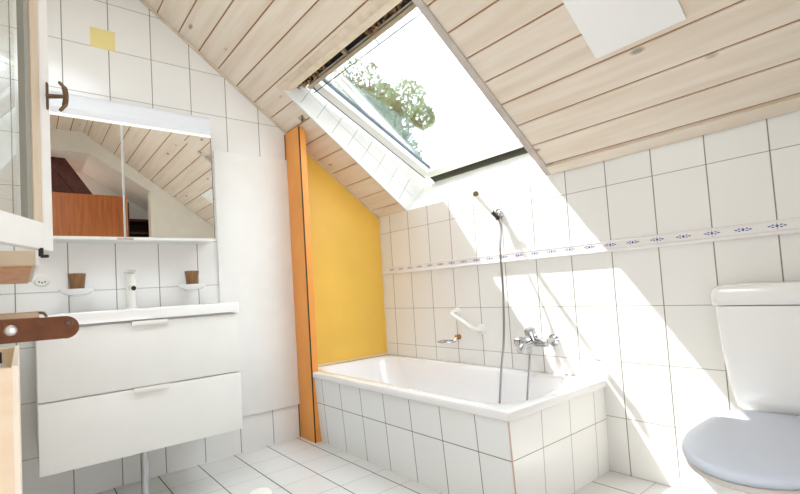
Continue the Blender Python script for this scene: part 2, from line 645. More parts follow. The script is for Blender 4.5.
b = MB()
sash_bar(b, 0.375, 0.445, 0.0, 1.0, 0.0, 0.045)
sash_bar(b, 1.36, 1.425, 0.0, 1.0, 0.0, 0.045)
sash_bar(b, 0.445, 1.36, 0.0, 0.055, 0.0, 0.045)
sash_bar(b, 0.445, 1.36, 0.996, 1.006, 0.0, 0.012)
sash = part('sash', b, M['white_paint'], win)
b = MB()
sash_bar(b, 0.44, 0.447, 0.05, 0.97, 0.03, 0.05, 0)
sash_bar(b, 0.44, 1.37, 0.05, 0.057, 0.03, 0.05, 0)
g = part('glazing_gasket', b, plain('grey_gasket', '#4A545C', 0.5), sash)
b = MB()
sash_bar(b, 0.3665, 0.3745, 0.0, 0.985, -0.001, 0.03, 0)
part('side_dark_line', b, plain('side_dark_line', '#5B534B', 0.7), win, label='dark line between sash and reveal')  # dark line drawn where sash and reveal meet
b = MB()
sash_bar(b, 0.44, 1.365, 0.05, 0.997, 0.036, 0.042, 0)
part('glass_pane', b, M['pane'], sash, smooth=False)
b = MB()
sash_bar(b, 0.385, 1.42, 0.976, 0.998, -0.03, 0.0)
for x in (0.80,):
    sash_bar(b, x, x + 0.02, 0.998, 1.03, -0.025, -0.005)
part('ventilation_bar', b, M['cream_bar'], win, label='cream bar along the top of the sash')
b = MB()
b.tube([sash_pt(0.372, 0.944, -0.020), sash_pt(1.43, 0.944, -0.020)], 0.0028, 6)
for x in (0.40, 0.52, 0.78, 1.02):
    b.tube([sash_pt(x, 0.944, -0.020), sash_pt(x - 0.006, 0.975, -0.004)], 0.0026, 6)
part('thin_rod', b, plain('dark_rod', '#2E3238', 0.5), win, label='thin dark rod on brackets below the top rail')
b = MB()
for cx_, w in ((0.52, 0.17), (1.18, 0.16)):
    for i in range(46):
        x = cx_ + random.uniform(-w, w)
        s = 1.035 + random.uniform(-0.012, 0.012)
        n = random.uniform(0.065, 0.100)
        a = Vector((random.uniform(-1, 1), random.uniform(-1, 1), random.uniform(-1, 1))).normalized() * random.uniform(0.008, 0.02)
        c = a.orthogonal().normalized() * random.uniform(0.003, 0.008)
        p = S(x, s, n)
        b.poly([p - a, p + c, p + a, p - c], [(0, 1, 2, 3)])
o = make('dry_leaves', b, M['leaf_litter'], base=S(0.85, 1.035, 0.08), label='dry brown leaves caught in the gap above the roof window sash', cat='leaves', kind='stuff', smooth=False)

# ---- decorated tile border on the low wall
b = MB()
b.mi = 0
b.prism([(0, 0.002, 0.994), (0, -0.012, 0.994), (0, -0.016, 0.999), (0, -0.016, 1.005), (0, -0.011, 1.009), (0, -0.008, 1.012),
         (0, -0.008, 1.040), (0, -0.010, 1.044), (0, -0.008, 1.047), (0, 0.002, 1.047)], (XW, 0, 0))
b.mi = 1


def diamond(x, z, w, h):
    y = -0.0085
    b.poly([(x - w, y, z), (x, y, z - h), (x + w, y, z), (x, y, z + h)], [(0, 1, 2, 3)])


for i in range(28):
    x, z = 0.128 + 0.1 * i, 1.0265
    if x > XW - 0.03:
        break
    diamond(x, z, 0.006, 0.0065)
    for sg in (-1, 1):
        diamond(x + sg * 0.012, z + 0.004, 0.006, 0.0025)
        diamond(x + sg * 0.012, z - 0.004, 0.006, 0.0025)
        diamond(x + sg * 0.022, z, 0.007, 0.0028)
b.mi = 2
for i in range(14):
    x = 0.128 + 0.2 * i
    if x < XW:
        b.box(x - 0.0012, x + 0.0012, -0.0083, -0.007, 1.012, 1.040)
struct('trim_5', b, [M['border'], M['cloth_blue'], plain('border_joint', '#B7AFA9', 0.6)],
       label='white tile border with small blue flower motifs along the low wall', cat='tile border', smooth=False)

# ================================================================== LARGE OBJECTS
# ---- white board on the gable wall
b = MB()
b.box(0.0, 0.012, -1.185, -0.716, 0.205, 1.765, 0.002)
make('wall_board', b, M['white_paint'], base=(0, -0.95, 0.205), label='smooth white board on tiled wall between mirror and orange partition', cat='wall board')

# ---- yellow panel and orange partition
b = MB()
b.prism([(0.001, -0.674, 0.0), (0.001, -0.006, 0.0), (0.001, -0.006, 1.41), (0.001, -0.674, 1.41 + 0.7397 * 0.668)], (0.010, 0, 0))
make('yellow_panel', b, M['yellow'], base=(0, -0.35, 0.0), label='glossy yellow panel on the wall at the head of the bathtub', cat='panel', smooth=False)
fin = thing('orange_partition', (0.095, -0.695, 0), 'tall narrow orange partition between white board and bathtub', 'partition')
tz = lambda y: 1.42 - 0.7397 * y - 0.002
b = MB()
b.prism([(0.0, -0.716, 0.0), (0.186, -0.716, 0.0), (0.186, -0.716, tz(-0.716) - 0.012), (0.0, -0.716, tz(-0.716) - 0.012)], (0, -0.008, 0), 0.001)
part('front_board', b, M['orange'], fin)
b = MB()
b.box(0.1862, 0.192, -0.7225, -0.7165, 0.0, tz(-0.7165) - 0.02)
part('shadow_gap_strip', b, M['black'], fin, label='narrow black strip for the shadow gap on the edge')  # black strip paints the shadow gap between front and side board
b = MB()
b.prism([(0.0, -0.7158, 0.0), (0.0, -0.676, 0.0), (0.0, -0.676, tz(-0.676) - 0.012), (0.0, -0.7158, tz(-0.7158) - 0.012)], (0.192, 0, 0), 0.001)
part('side_board', b, M['orange'], fin)
b = MB()
b.cyl((0.004, -0.7265, 0.0), (0.004, -0.7265, 1.93), 0.003, seg=8)
part('corner_shadow', b, plain('corner_shadow_brown', '#7A4A2C', 0.7), fin)  # thin brown rod draws the shadow line where partition meets wall


# ---- bathtub
def rrect(x0, x1, y0, y1, r, z, seg=8):
    pts = []
    for cx_, cy_, a0 in ((x1 - r, y1 - r, 0), (x0 + r, y1 - r, 90), (x0 + r, y0 + r, 180), (x1 - r, y0 + r, 270)):
        for i in range(seg + 1):
            a = math.radians(a0 + 90 * i / seg)
            pts.append(Vector((cx_ + r * math.cos(a), cy_ + r * math.sin(a), z)))
    return pts


tub = thing('bathtub', (0.85, -0.35, 0), 'built-in white bathtub with tiled sides beside yellow panel', 'bathtub')
TX0, TX1, TY0, TY1, TZ = 0.013, 1.655, -0.716, -0.001, 0.418
b = MB()
rings = [rrect(TX0, TX1 - 0.004, TY0 + 0.004, TY1, 0.012, 0.383),
         rrect(TX0, TX1, TY0, TY1, 0.014, 0.388),
         rrect(TX0, TX1, TY0, TY1, 0.014, 0.410),
         rrect(TX0, TX1 - 0.003, TY0 + 0.003, TY1, 0.016, 0.416),
         rrect(TX0 + 0.004, TX1 - 0.009, TY0 + 0.009, TY1 - 0.003, 0.02, TZ),
         rrect(0.075, 1.597, -0.655, -0.062, 0.13, TZ),
         rrect(0.085, 1.588, -0.646, -0.070, 0.13, TZ - 0.004),
         rrect(0.100, 1.578, -0.637, -0.079, 0.13, TZ - 0.018),
         rrect(0.160, 1.565, -0.622, -0.093, 0.13, TZ - 0.10),
         rrect(0.270, 1.535, -0.600, -0.115, 0.13, TZ - 0.25),
         rrect(0.340, 1.505, -0.575, -0.140, 0.12, TZ - 0.33),
         rrect(0.400, 1.46, -0.54, -0.175, 0.10, TZ - 0.355)]
b.loft(rings, False, True)
part('tub_shell', b, M['enamel'], tub, angle=38)
b = MB()
b.hexa([(0.012, -0.680, 0), (1.632, -0.680, 0), (1.632, -0.655, 0), (0.012, -0.655, 0),
        (0.012, -0.706, 0.388), (1.640, -0.706, 0.388), (1.640, -0.68, 0.388), (0.012, -0.68, 0.388)])
part('front_apron', b, M['apron_tile'], tub, label='white tiled front of the bathtub', smooth=False)
b = MB()
b.hexa([(1.607, -0.655, 0), (1.6322, -0.679, 0), (1.6322, -0.001, 0), (1.607, -0.001, 0),
        (1.615, -0.68, 0.388), (1.6402, -0.705, 0.388), (1.6402, -0.001, 0.388), (1.615, -0.001, 0.388)])
part('side_apron', b, M['apron_side_tile'], tub, label='white tiled end of the bathtub', smooth=False)
b = MB()
b.tube([(1.6335, -0.6805, 0.0), (1.6415, -0.7065, 0.383)], 0.003, 8)
part('corner_strip', b, plain('pinkish_corner_strip', '#D8B5A6', 0.5), tub, label='pinkish strip on the tiled corner')
b = MB()
b.cyl((0.93, -0.36, 0.0632), (0.93, -0.36, 0.068), 0.03, 0.028)
part('drain', b, M['chrome'], tub)
b = MB()
b.cyl((1.46, -0.014, TZ), (1.46, -0.014, TZ + 0.006), 0.009, 0.008)
part('plug_knob', b, M['steel'], tub)

# caulk lines
b = MB()
b.tube([(0.0165, -0.67, 0.4225), (0.0165, -0.006, 0.4225)], 0.005, 8)
b.tube([(0.0165, -0.0055, 0.422), (0.0165, -0.0055, 1.395)], 0.005, 8)
make('caulk_seam', b, plain('cream_caulk', '#F0DEC2', 0.5), base=(0.016, -0.35, 0.42), label='pale caulk seam round the yellow panel above the bathtub', cat='seam')

# ---- toilet
TC = 2.366
toilet = thing('toilet', (TC, -0.40, 0), 'white toilet with tall cistern beside the bathtub', 'toilet')


def oval(cx_, yb, yf, hw, z, n=40, flat=0.55):
    """D-like outline: rounded front at yf, squarer back at yb"""
    pts = []
    ym = yb + (yf - yb) * 0.45
    for i in range(n):
        a = 2 * math.pi * i / n
        c, s = math.cos(a), math.sin(a)
        if s < 0:
            e = 2.15
            x = math.copysign(abs(c) ** (2 / e), c) * hw
            y = ym - abs(s) ** (2 / e) * (ym - yf)
        else:
            e = 5.0
            x = math.copysign(abs(c) ** (2 / e), c) * hw * (1 - 0.06 * abs(s))
            y = ym + abs(s) ** (2 / e) * (yb - ym)
        pts.append(Vector((cx_ + x, y, z)))
    return pts


b = MB()
b.loft([oval(TC, -0.20, -0.42, 0.105, 0.0), oval(TC, -0.19, -0.43, 0.10, 0.05), oval(TC, -0.15, -0.50, 0.105, 0.16),
        oval(TC, -0.12, -0.62, 0.135, 0.25), oval(TC, -0.10, -0.74, 0.168, 0.32), oval(TC, -0.10, -0.775, 0.178, 0.361),
        oval(TC, -0.10, -0.775, 0.178, 0.369)])
part('bowl', b, M['ceramic'], toilet, angle=60)
b = MB()
b.loft([oval(TC, -0.245, -0.785, 0.180, 0.371), oval(TC, -0.242, -0.790, 0.184, 0.375), oval(TC, -0.242, -0.790, 0.184, 0.387),
        oval(TC, -0.245, -0.785, 0.180, 0.390)])
part('seat', b, plain('seat_edge_plastic', '#D9D3CB', 0.3, mottle=0), toilet, angle=50)
b = MB()
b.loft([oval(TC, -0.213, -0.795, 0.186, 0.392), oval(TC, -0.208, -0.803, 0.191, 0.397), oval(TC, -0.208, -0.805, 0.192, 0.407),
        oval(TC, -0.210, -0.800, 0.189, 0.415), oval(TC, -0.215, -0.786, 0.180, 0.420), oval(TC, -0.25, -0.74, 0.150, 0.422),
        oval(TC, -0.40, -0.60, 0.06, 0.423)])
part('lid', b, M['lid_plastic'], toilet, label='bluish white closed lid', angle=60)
for sx in (-0.075, 0.075):
    b = MB()
    b.cyl((TC + sx - 0.02, -0.215, 0.400), (TC + sx + 0.02, -0.215, 0.400), 0.010, seg=14)
    part('hinge', b, M['plastic'], toilet)
b = MB()


def cis(hw, y1, z, r=0.035):
    return rrect(TC - hw, TC + hw, y1, -0.004, r, z)


b.loft([cis(0.155, -0.190, 0.412), cis(0.164, -0.198, 0.420), cis(0.170, -0.202, 0.45), cis(0.183, -0.203, 0.52), cis(0.192, -0.205, 0.62),
        cis(0.198, -0.205, 0.72), cis(0.199, -0.205, 0.7595)])
part('cistern', b, M['ceramic'], toilet, angle=60)
b = MB()
b.loft([cis(0.206, -0.208, 0.7625), cis(0.209, -0.212, 0.766), cis(0.209, -0.212, 0.800), cis(0.205, -0.208, 0.818), cis(0.192, -0.196, 0.829, 0.03),
        cis(0.165, -0.172, 0.833, 0.03)])
part('cistern_lid', b, M['ceramic'], toilet, angle=60)

# ---- vanity
VY0, VY1 = -2.03, -1.258
van = thing('vanity_cabinet', (0.24, -1.645, 0), 'white vanity cabinet with two drawers under the basin', 'vanity cabinet')
b = MB()
b.box(0.013, 0.466, VY0 + 0.004, VY1 - 0.004, 0.275, 0.772)
b.box(0.013, 0.466, VY0 + 0.004, VY0 + 0.022, 0.772, 0.826)
b.box(0.013, 0.466, VY1 - 0.022, VY1 - 0.004, 0.772, 0.826)
b.box(0.450, 0.466, VY0 + 0.022, VY1 - 0.022, 0.772, 0.826)
part('body', b, M['soft_white'], van)
for z0, z1, hz in ((0.270, 0.5385, 0.5385), (0.5445, 0.820, 0.820)):
    b = MB()
    b.box(0.4665, 0.486, VY0, VY1, z0, z1, 0.002)
    dr = part('drawer', b, M['soft_white'], van)
    b = MB()
    b.box(0.4868, 0.4985, -1.712, -1.574, hz - 0.016, hz + 0.0035, 0.0015)
    part('handle', b, M['plastic'], dr)
b = MB()
b.cyl((0.40, -1.665, 0.0), (0.40, -1.665, 0.275), 0.0165, seg=20)
b.cyl((0.40, -1.665, 0.0), (0.40, -1.665, 0.008), 0.024, seg=20)
part('leg', b, M['chrome'], van, label='steel leg')

basin = thing('washbasin', (0.25, -1.645, 0.828), 'white rectangular washbasin on top of the vanity cabinet', 'washbasin')
b = MB()
bx0, bx1, by0, by1 = 0.013, 0.497, VY0 - 0.004, VY1 + 0.006
b.loft([rrect(bx0, bx1, by0, by1, 0.010, 0.829), rrect(bx0, bx1, by0, by1, 0.012, 0.870), rrect(bx0 + 0.002, bx1 - 0.003, by0 + 0.003, by1 - 0.003, 0.012, 0.875),
        rrect(0.135, 0.468, by0 + 0.08, by1 - 0.08, 0.05, 0.875), rrect(0.142, 0.460, by0 + 0.09, by1 - 0.09, 0.05, 0.868),
        rrect(0.160, 0.445, by0 + 0.11, by1 - 0.11, 0.05, 0.80), rrect(0.20, 0.41, by0 + 0.17, by1 - 0.17, 0.05, 0.775)])
part('bowl', b, M['ceramic'], basin, angle=40)
b = MB()
b.cyl((0.30, -1.645, 0.7755), (0.30, -1.645, 0.779), 0.03)
part('drain', b, M['chrome'], basin)

fau = thing('basin_faucet', (0.085, -1.645, 0.875), 'slim cream white faucet on the washbasin', 'faucet')
b = MB()
b.lathe((0.085, -1.645, 0.875), (0, 0, 1), [(0, 0.027), (0.006, 0.027), (0.009, 0.0225), (0.165, 0.0215), (0.172, 0.019)])
part('body', b, M['plastic'], fau)
b = MB()
b.hexa([(0.06, -1.668, 1.052), (0.175, -1.658, 1.066), (0.175, -1.632, 1.066), (0.06, -1.622, 1.052),
        (0.06, -1.668, 1.062), (0.175, -1.658, 1.072), (0.175, -1.632, 1.072), (0.06, -1.622, 1.062)], 0.002)
part('lever', b, M['plastic'], fau)
b = MB()
b.cyl((0.10, -1.645, 0.985), (0.165, -1.645, 0.975), 0.016, 0.015)
sp = part('spout', b, M['plastic'], fau)
b = MB()
b.cyl((0.1652, -1.645, 0.975), (0.168, -1.645, 0.9745), 0.011, seg=16)
part('outlet', b, M['black'], sp, label='dark outlet')

# ---- mirror cabinet
MC0, MC1 = -2.05, -1.24
mc = thing('mirror_cabinet', (0.075, -1.645, 1.213), 'two-door mirror cabinet hung above the washbasin', 'mirror cabinet')
b = MB()
b.box(0.0, 0.130, MC0, MC1, 1.213, 1.792, 0.002)
part('carcass', b, M['soft_white'], mc)
for y0, y1 in ((MC0, -1.6715), (-1.6685, MC1)):
    b = MB()
    b.box(0.1305, 0.148, y0, y1, 1.214, 1.791, 0.001)
    d = part('door', b, M['soft_white'], mc)
    b = MB()
    b.box(0.1482, 0.1500, y0 + 0.002, y1 - 0.004, 1.228, 1.786)
    part('mirror_glass', b, M['mirror'], d, label='mirror glass', smooth=False)
b = MB()
b.box(0.1482, 0.1503, MC1 - 0.0038, MC1 - 0.0012, 1.228, 1.786)
part('mirror_edge', b, plain('dark_mirror_edge', '#4A4844', 0.4), d, label='dark bevelled edge')
b = MB()
b.box(0.149, 0.158, -1.705, -1.635, 1.214, 1.221, 0.001)
part('pull', b, M['steel'], mc)

ml = thing('mirror_light', (0.075, -1.645, 1.794), 'white light canopy along the top of the mirror cabinet', 'light')
b = MB()
b.prism([(0.0, MC0, 1.800), (0.150, MC0, 1.800), (0.152, MC0, 1.83), (0.140, MC0, 1.895), (0.128, MC0, 1.908), (0.0, MC0, 1.908)], (0, MC1 - MC0, 0), 0.003)
part('housing', b, plain('cool_white_housing', '#E9EBF1', 0.4, mottle=0), ml)
b = MB()
b.box(0.03, 0.1505, MC0 + 0.002, MC1 - 0.002, 1.7935, 1.7970)
part('diffuser', b, M['lamp_glow'], ml, label='warm white glowing strip')

# ================================================================== SMALLER OBJECTS
# ---- tumblers on wall dishes
for yc, zc, lab_d, lab_c in ((-1.865, 0.985, 'white oval wall dish between the socket and the faucet', 'brown tumbler on the wall dish nearest the socket'),
                             (-1.350, 0.984, 'white oval wall dish nearest the white wall board', 'brown tumbler on the wall dish nearest the white wall board')):
    dish = thing('wall_dish', (0.0, yc, zc - 0.03), lab_d, 'dish', 'white wall dishes')
    b = MB()

    def dring(rx, ry, z, x0=0.075):
        return [Vector((x0 + rx * math.cos(2 * math.pi * i / 28), yc + ry * math.sin(2 * math.pi * i / 28), z)) for i in range(28)]
    b.loft([dring(0.025, 0.03, zc - 0.030), dring(0.045, 0.050, zc - 0.024), dring(0.062, 0.070, zc - 0.008), dring(0.064, 0.072, zc),
            dring(0.058, 0.066, zc), dring(0.05, 0.056, zc - 0.006)])
    part('bowl', b, M['ceramic'], dish, angle=50)
    b = MB()
    b.box(0.0005, 0.035, yc - 0.022, yc + 0.022, zc - 0.034, zc - 0.006, 0.006)
    part('wall_mount', b, M['ceramic'], dish)
    tum = thing('tumbler', (0.075, yc - 0.0, zc - 0.0055), lab_c, 'tumbler', 'brown tumblers')
    b = MB()
    b.lathe((0.075, yc, zc - 0.005), (0, 0, 1), [(0, 0.027), (0.003, 0.029), (0.076, 0.0365), (0.078, 0.0355), (0.076, 0.034), (0.008, 0.027), (0.007, 0.002)], 28)
    part('cup', b, M['amber'], tum)

# ---- note, socket
b = MB()
b.box(0.0005, 0.0025, -1.774, -1.664, 2.226, 2.330)
make('sticky_note', b, M['note'], base=(0.001, -1.719, 2.226), label='small yellow square note stuck high on the white wall tiles', cat='note', smooth=False)
so = thing('wall_socket', (0.0, -1.994, 1.028), 'small oval white wall socket below the wooden shelf', 'socket')
b = MB()
b.loft([[Vector((x, -1.994 + ry * math.cos(2 * math.pi * i / 28), 1.028 + rz * math.sin(2 * math.pi * i / 28))) for i in range(28)]
        for x, ry, rz in ((0.0, 0.030, 0.022), (0.006, 0.029, 0.021), (0.009, 0.025, 0.017))])
part('plate', b, M['plastic'], so)
for dy in (-0.011, 0.0, 0.011):
    b = MB()
    b.cyl((0.0088, -1.994 + dy, 1.028 - (0.004 if dy == 0 else 0)), (0.0096, -1.994 + dy, 1.028 - (0.004 if dy == 0 else 0)), 0.0035, seg=12)
    part('pin_hole', b, M['black'], so)

# ---- white panel on the ceiling
b = MB()
b.sbox(1.926, 2.231, 0.388 / CT, 0.388 / CT + 0.37, -0.012, -0.0008, 0.002)
pan = make('ceiling_panel', b, plain('bright_white_panel', '#FCFBFA', 0.5, mottle=0), base=S(2.08, 0.65, -0.001), label='plain white square panel fixed to the sloping pine boards', cat='panel')

# ---- hook on the ceiling by the partition
hk = thing('ceiling_hook', S(0.27, 0.90, -0.001), 'small metal hook on the ceiling above the orange partition', 'hook')
b = MB()
b.sbox(0.235, 0.275, 0.885, 0.925, -0.008, -0.001, 0.002)
part('base_plate', b, M['steel'], hk)
b = MB()
b.tube(spline([S(0.255, 0.905, -0.006), S(0.265, 0.900, -0.022), S(0.290, 0.905, -0.030), S(0.308, 0.925, -0.020)], 5), 0.006, 8)
part('hook_arm', b, M['bronze'], hk)

# ---- grab bar
gb = thing('grab_bar', (0.83, -0.002, 0.67), 'white grab bar on the tiled wall above the bathtub', 'grab bar')
A, B_ = Vector((0.738, 0, 0.722)), Vector((0.925, 0, 0.624))
for c in (A, B_):
    b = MB()
    b.lathe(c + Vector((0, -0.0005, 0)), (0, -1, 0), [(0, 0.030), (0.005, 0.030), (0.009, 0.026), (0.011, 0.016)])
    part('flange', b, M['plastic'], gb)
off = Vector((0, -0.062, 0))
dirv = (B_ - A).normalized()
b = MB()
b.tube(spline([A + Vector((0, -0.008, 0)), A + Vector((0, -0.04, 0)), A + off + dirv * 0.018, A + off + dirv * 0.06,
               B_ + off - dirv * 0.06, B_ + off - dirv * 0.018, B_ + Vector((0, -0.04, 0)), B_ + Vector((0, -0.008, 0))], 6), 0.0135, 12)
part('bar', b, M['plastic'], gb)

# ---- soap basket
sb = thing('soap_holder', (0.745, -0.002, 0.565), 'chrome ring soap holder on the tiled wall below the grab bar', 'soap holder')
b = MB()
b.cyl((0.742, -0.0005, 0.573), (0.742, -0.030, 0.573), 0.016, 0.013)
part('wall_mount', b, M['brass'], sb, label='brass wall mount')
b = MB()
cx_, cy_ = 0.715, -0.085
b.tube([(cx_ + 0.058 * math.cos(2 * math.pi * i / 28), cy_ + 0.052 * math.sin(2 * math.pi * i / 28), 0.553) for i in range(28)], 0.0035, 8, True)
b.tube([(0.742, -0.028, 0.571), (0.742, -0.036, 0.556), (0.735, -0.042, 0.553)], 0.005, 8)
for dx in (-0.03, 0.0, 0.03):
    h = 0.052 * math.sqrt(max(0, 1 - (dx / 0.058) ** 2))
    b.tube([(cx_ + dx, cy_ - h, 0.553), (cx_ + dx, cy_, 0.548), (cx_ + dx, cy_ + h, 0.553)], 0.002, 6)
part('ring', b, M['chrome'], sb)

# ---- bath mixer
mx = thing('bath_mixer', (1.33, -0.02, 0.58), 'chrome bath mixer with knobs on the tiled wall over the bathtub', 'faucet')
b = MB()
b.cyl((1.255, -0.075, 0.578), (1.405, -0.075, 0.578), 0.021)
b.lathe((1.255, -0.075, 0.578), (-1, 0, 0), [(0, 0.021), (0.003, 0.024), (0.012, 0.024)])
part('body', b, M['chrome'], mx)
for x in (1.275, 1.395):
    b = MB()
    b.lathe((x, -0.0005, 0.583), (0, -1, 0), [(0, 0.030), (0.004, 0.030), (0.014, 0.016), (0.03, 0.013), (0.07, 0.013)])
    part('wall_union', b, M['chrome'], mx)
b = MB()
b.lathe((1.262, -0.075, 0.578), (-1, -0.5, 0.0), [(0, 0.015), (0.014, 0.016), (0.016, 0.022), (0.036, 0.024), (0.042, 0.017)], 12)
part('temperature_knob', b, M['chrome'], mx)
b = MB()
b.cyl((1.335, -0.085, 0.59), (1.335, -0.105, 0.622), 0.014)
b.lathe((1.335, -0.102, 0.618), (0, -0.4, 1), [(0, 0.018), (0.006, 0.027), (0.028, 0.027), (0.036, 0.016)], 12)
part('flow_knob', b, M['chrome'], mx)
b = MB()
b.tube(spline([(1.33, -0.078, 0.575), (1.33, -0.12, 0.575), (1.328, -0.17, 0.566), (1.327, -0.195, 0.545)], 5), [0.017] * 10 + [0.016] * 6, 14)
part('spout', b, M['chrome'], mx)
b = MB()
b.cyl((1.318, -0.10, 0.562), (1.318, -0.10, 0.525), 0.012, 0.010)
part('hose_outlet', b, M['chrome'], mx)

# ---- hand shower, its holder and hose
hh = thing('shower_holder', (1.125, -0.002, 1.262), 'small chrome wall holder for the hand shower', 'shower holder')
b = MB()
b.lathe((1.125, -0.0005, 1.262), (0, -1, 0), [(0, 0.021), (0.006, 0.021), (0.012, 0.014), (0.035, 0.012)])
part('wall_mount', b, M['chrome'], hh)
b = MB()
b.tube([(1.140 + 0.016 * math.cos(math.radians(a)), -0.040, 1.270 + 0.016 * math.sin(math.radians(a))) for a in range(-60, 241, 20)], 0.004, 8)
part('clip', b, M['chrome'], hh)
hs = thing('hand_shower', (1.118, -0.07, 1.27), 'slim cream hand shower pointing into the room with a steel hose', 'hand shower')
P0, P1 = Vector((1.132, -0.084, 1.272)), Vector((1.140, -0.215, 1.356))
ax = (P1 - P0).normalized()
b = MB()
b.cyl(P0, P1, 0.0105, 0.0125, 16)
part('handle', b, M['plastic'], hs)
b = MB()
b.lathe(P1 - ax * 0.004, Vector((0.55, -0.8, 0.1)), [(0, 0.013), (0.012, 0.020), (0.02, 0.020)], 20)
hd = part('shower_head', b, M['plastic'], hs)
b = MB()
b.lathe(P1 - ax * 0.004 + Vector((0.55, -0.8, 0.1)).normalized() * 0.0202, Vector((0.55, -0.8, 0.1)), [(0, 0.014), (0.003, 0.013)], 20)
part('nozzle_plate', b, plain('brown_nozzles', '#7A5F45', 0.5), hd, label='brown nozzle plate')
b = MB()
b.cyl(P0 - ax * 0.055, P0 + ax * 0.004, 0.0095, 0.0115, 14)
b.cyl(P0 - ax * 0.062, P0 - ax * 0.05, 0.0135, 0.0135, 6)
part('connector', b, plain('dark_metal', '#3A3836', 0.35, 0.8), hs, label='dark metal connector')
E0 = P0 - ax * 0.06
b = MB()
hp = spline([E0, E0 + Vector((0.006, 0.012, -0.05)), (1.160, -0.075, 1.05), (1.168, -0.085, 0.85), (1.158, -0.095, 0.60), (1.140, -0.115, 0.42), (1.138, -0.15, 0.22),
             (1.17, -0.20, 0.095), (1.24, -0.21, 0.080), (1.300, -0.17, 0.16), (1.306, -0.135, 0.30), (1.313, -0.108, 0.45), (1.318, -0.10, 0.530)], 8)
b.tube(hp, 0.0058, 8)
part('hose', b, M['hose'], hs, label='steel shower hose')

# ---- wooden shelf board by the gable
sh = thing('wooden_shelf', (0.8, -2.29, 1.0), 'thick wooden wall shelf below the glass cabinet door', 'shelf')
b = MB()
b.mi = 0
b.box(0.4, 1.262, YF, -2.043, 1.008, 1.046, 0.003)
part('board', b, M['beige'], sh)
b = MB()
b.box(0.4, 1.255, YF, -2.05, 1.004, 1.0075)
part('underside', b, M['peach'], sh, label='peach underside')
b = MB()
b.box(0.4, 1.264, -2.0432, -2.036, 1.008, 1.046, 0.002)
part('edging', b, M['white_paint'], sh, label='white edging')

# ---- glass-door cabinet on the front wall with its door standing open
gc = thing('glass_door_cabinet', (1.77, -2.245, 1.0), 'white wall cabinet with a glass door standing open', 'cabinet')
CX0, CX1 = 1.56, 1.965
b = MB()
b.box(CX0, CX0 + 0.018, YF + 0.001, -2.195, 1.0, 2.05, 0.001)
b.box(CX1 - 0.018, CX1, YF + 0.001, -2.195, 1.0, 2.05, 0.001)
b.box(CX0, CX1, YF + 0.001, -2.195, 1.0, 1.018, 0.001)
b.box(CX0, CX1, YF + 0.001, -2.195, 2.032, 2.05, 0.001)
b.box(CX0, CX1, YF + 0.001, YF + 0.008, 1.0, 2.05)
part('carcass', b, M['white_paint'], gc)
HP = Vector((1.965, -2.193, 0))
EP = Vector((1.599, -2.021, 0))
du = (EP - HP).normalized()
dn = Vector((-du.y, du.x, 0))
if dn.y < 0:
    dn = -dn
W = (EP - HP).length


def door_box(mb, u0, u1, z0, z1, d0, d1, bevel=0.0):
    f = lambda u, d, z: HP + du * u + dn * d + Vector((0, 0, z))
    mb.hexa([f(u0, d0, z0), f(u1, d0, z0), f(u1, d1, z0), f(u0, d1, z0),
             f(u0, d0, z1), f(u1, d0, z1), f(u1, d1, z1), f(u0, d1, z1)], bevel)


b = MB()
fw = 0.052
door_box(b, 0, fw, 1.01, 2.04, -0.02, 0, 0.002)
door_box(b, W - 0.034, W, 1.01, 2.04, -0.02, 0, 0.002)
door_box(b, fw, W - 0.034, 1.01, 1.01 + fw, -0.02, 0, 0.002)
door_box(b, fw, W - 0.034, 2.04 - fw, 2.04, -0.02, 0, 0.002)
gd = part('door', b, M['white_paint'], gc)
b = MB()
door_box(b, W - 0.064, W - 0.034, 1.01 + fw, 2.04 - fw, -0.016, -0.003)
part('glass_bead', b, M['beige'], gd, label='beige bead beside the glass')
b = MB()
door_box(b, W - 0.082, W - 0.064, 1.01 + fw, 2.04 - fw, -0.016, -0.005)
part('gasket', b, plain('grey_green_gasket', '#9A978A', 0.5), gd, label='grey gasket')
b = MB()
door_box(b, fw, W - fw - 0.05, 1.01 + fw, 2.04 - fw, -0.012, -0.008)
part('glass_pane', b, M['clear'], gd, smooth=False)
b = MB()
kb = HP + du * (W - 0.012) + Vector((0, 0, 1.3215))
b.tube([kb, kb + dn * 0.030], [0.005, 0.0038], 10)
b.lathe(kb + Vector((0, 0, -0.028)), (0, 0, 1), [(0, 0.002), (0.003, 0.0035), (0.053, 0.0035), (0.056, 0.002)], 8)
b.tube(spline([kb + dn * 0.022 + Vector((0, 0, 0.030)), kb + dn * 0.031 + Vector((0, 0, 0.018)), kb + dn * 0.0335, kb + dn * 0.031 + Vector((0, 0, -0.018)),
               kb + dn * 0.022 + Vector((0, 0, -0.030))], 5), [0.0025] + [0.0035] * 4 + [0.005] * 11 + [0.0035] * 4 + [0.0025], 10)
part('knob', b, M['bronze'], gd, label='aged bronze T-shaped knob')
b = MB()
f = HP + du * (W - 0.05) + Vector((0, 0, 1.0))
b.cyl(f + Vector((0, 0, 0.012)), f - Vector((0, 0, 0.004)), 0.004, seg=10)
b.cyl(f - Vector((0, 0, 0.004)), f - Vector((0, 0, 0.004)) + dn * 0.012, 0.003, seg=10)
part('latch', b, M['black'], gd)

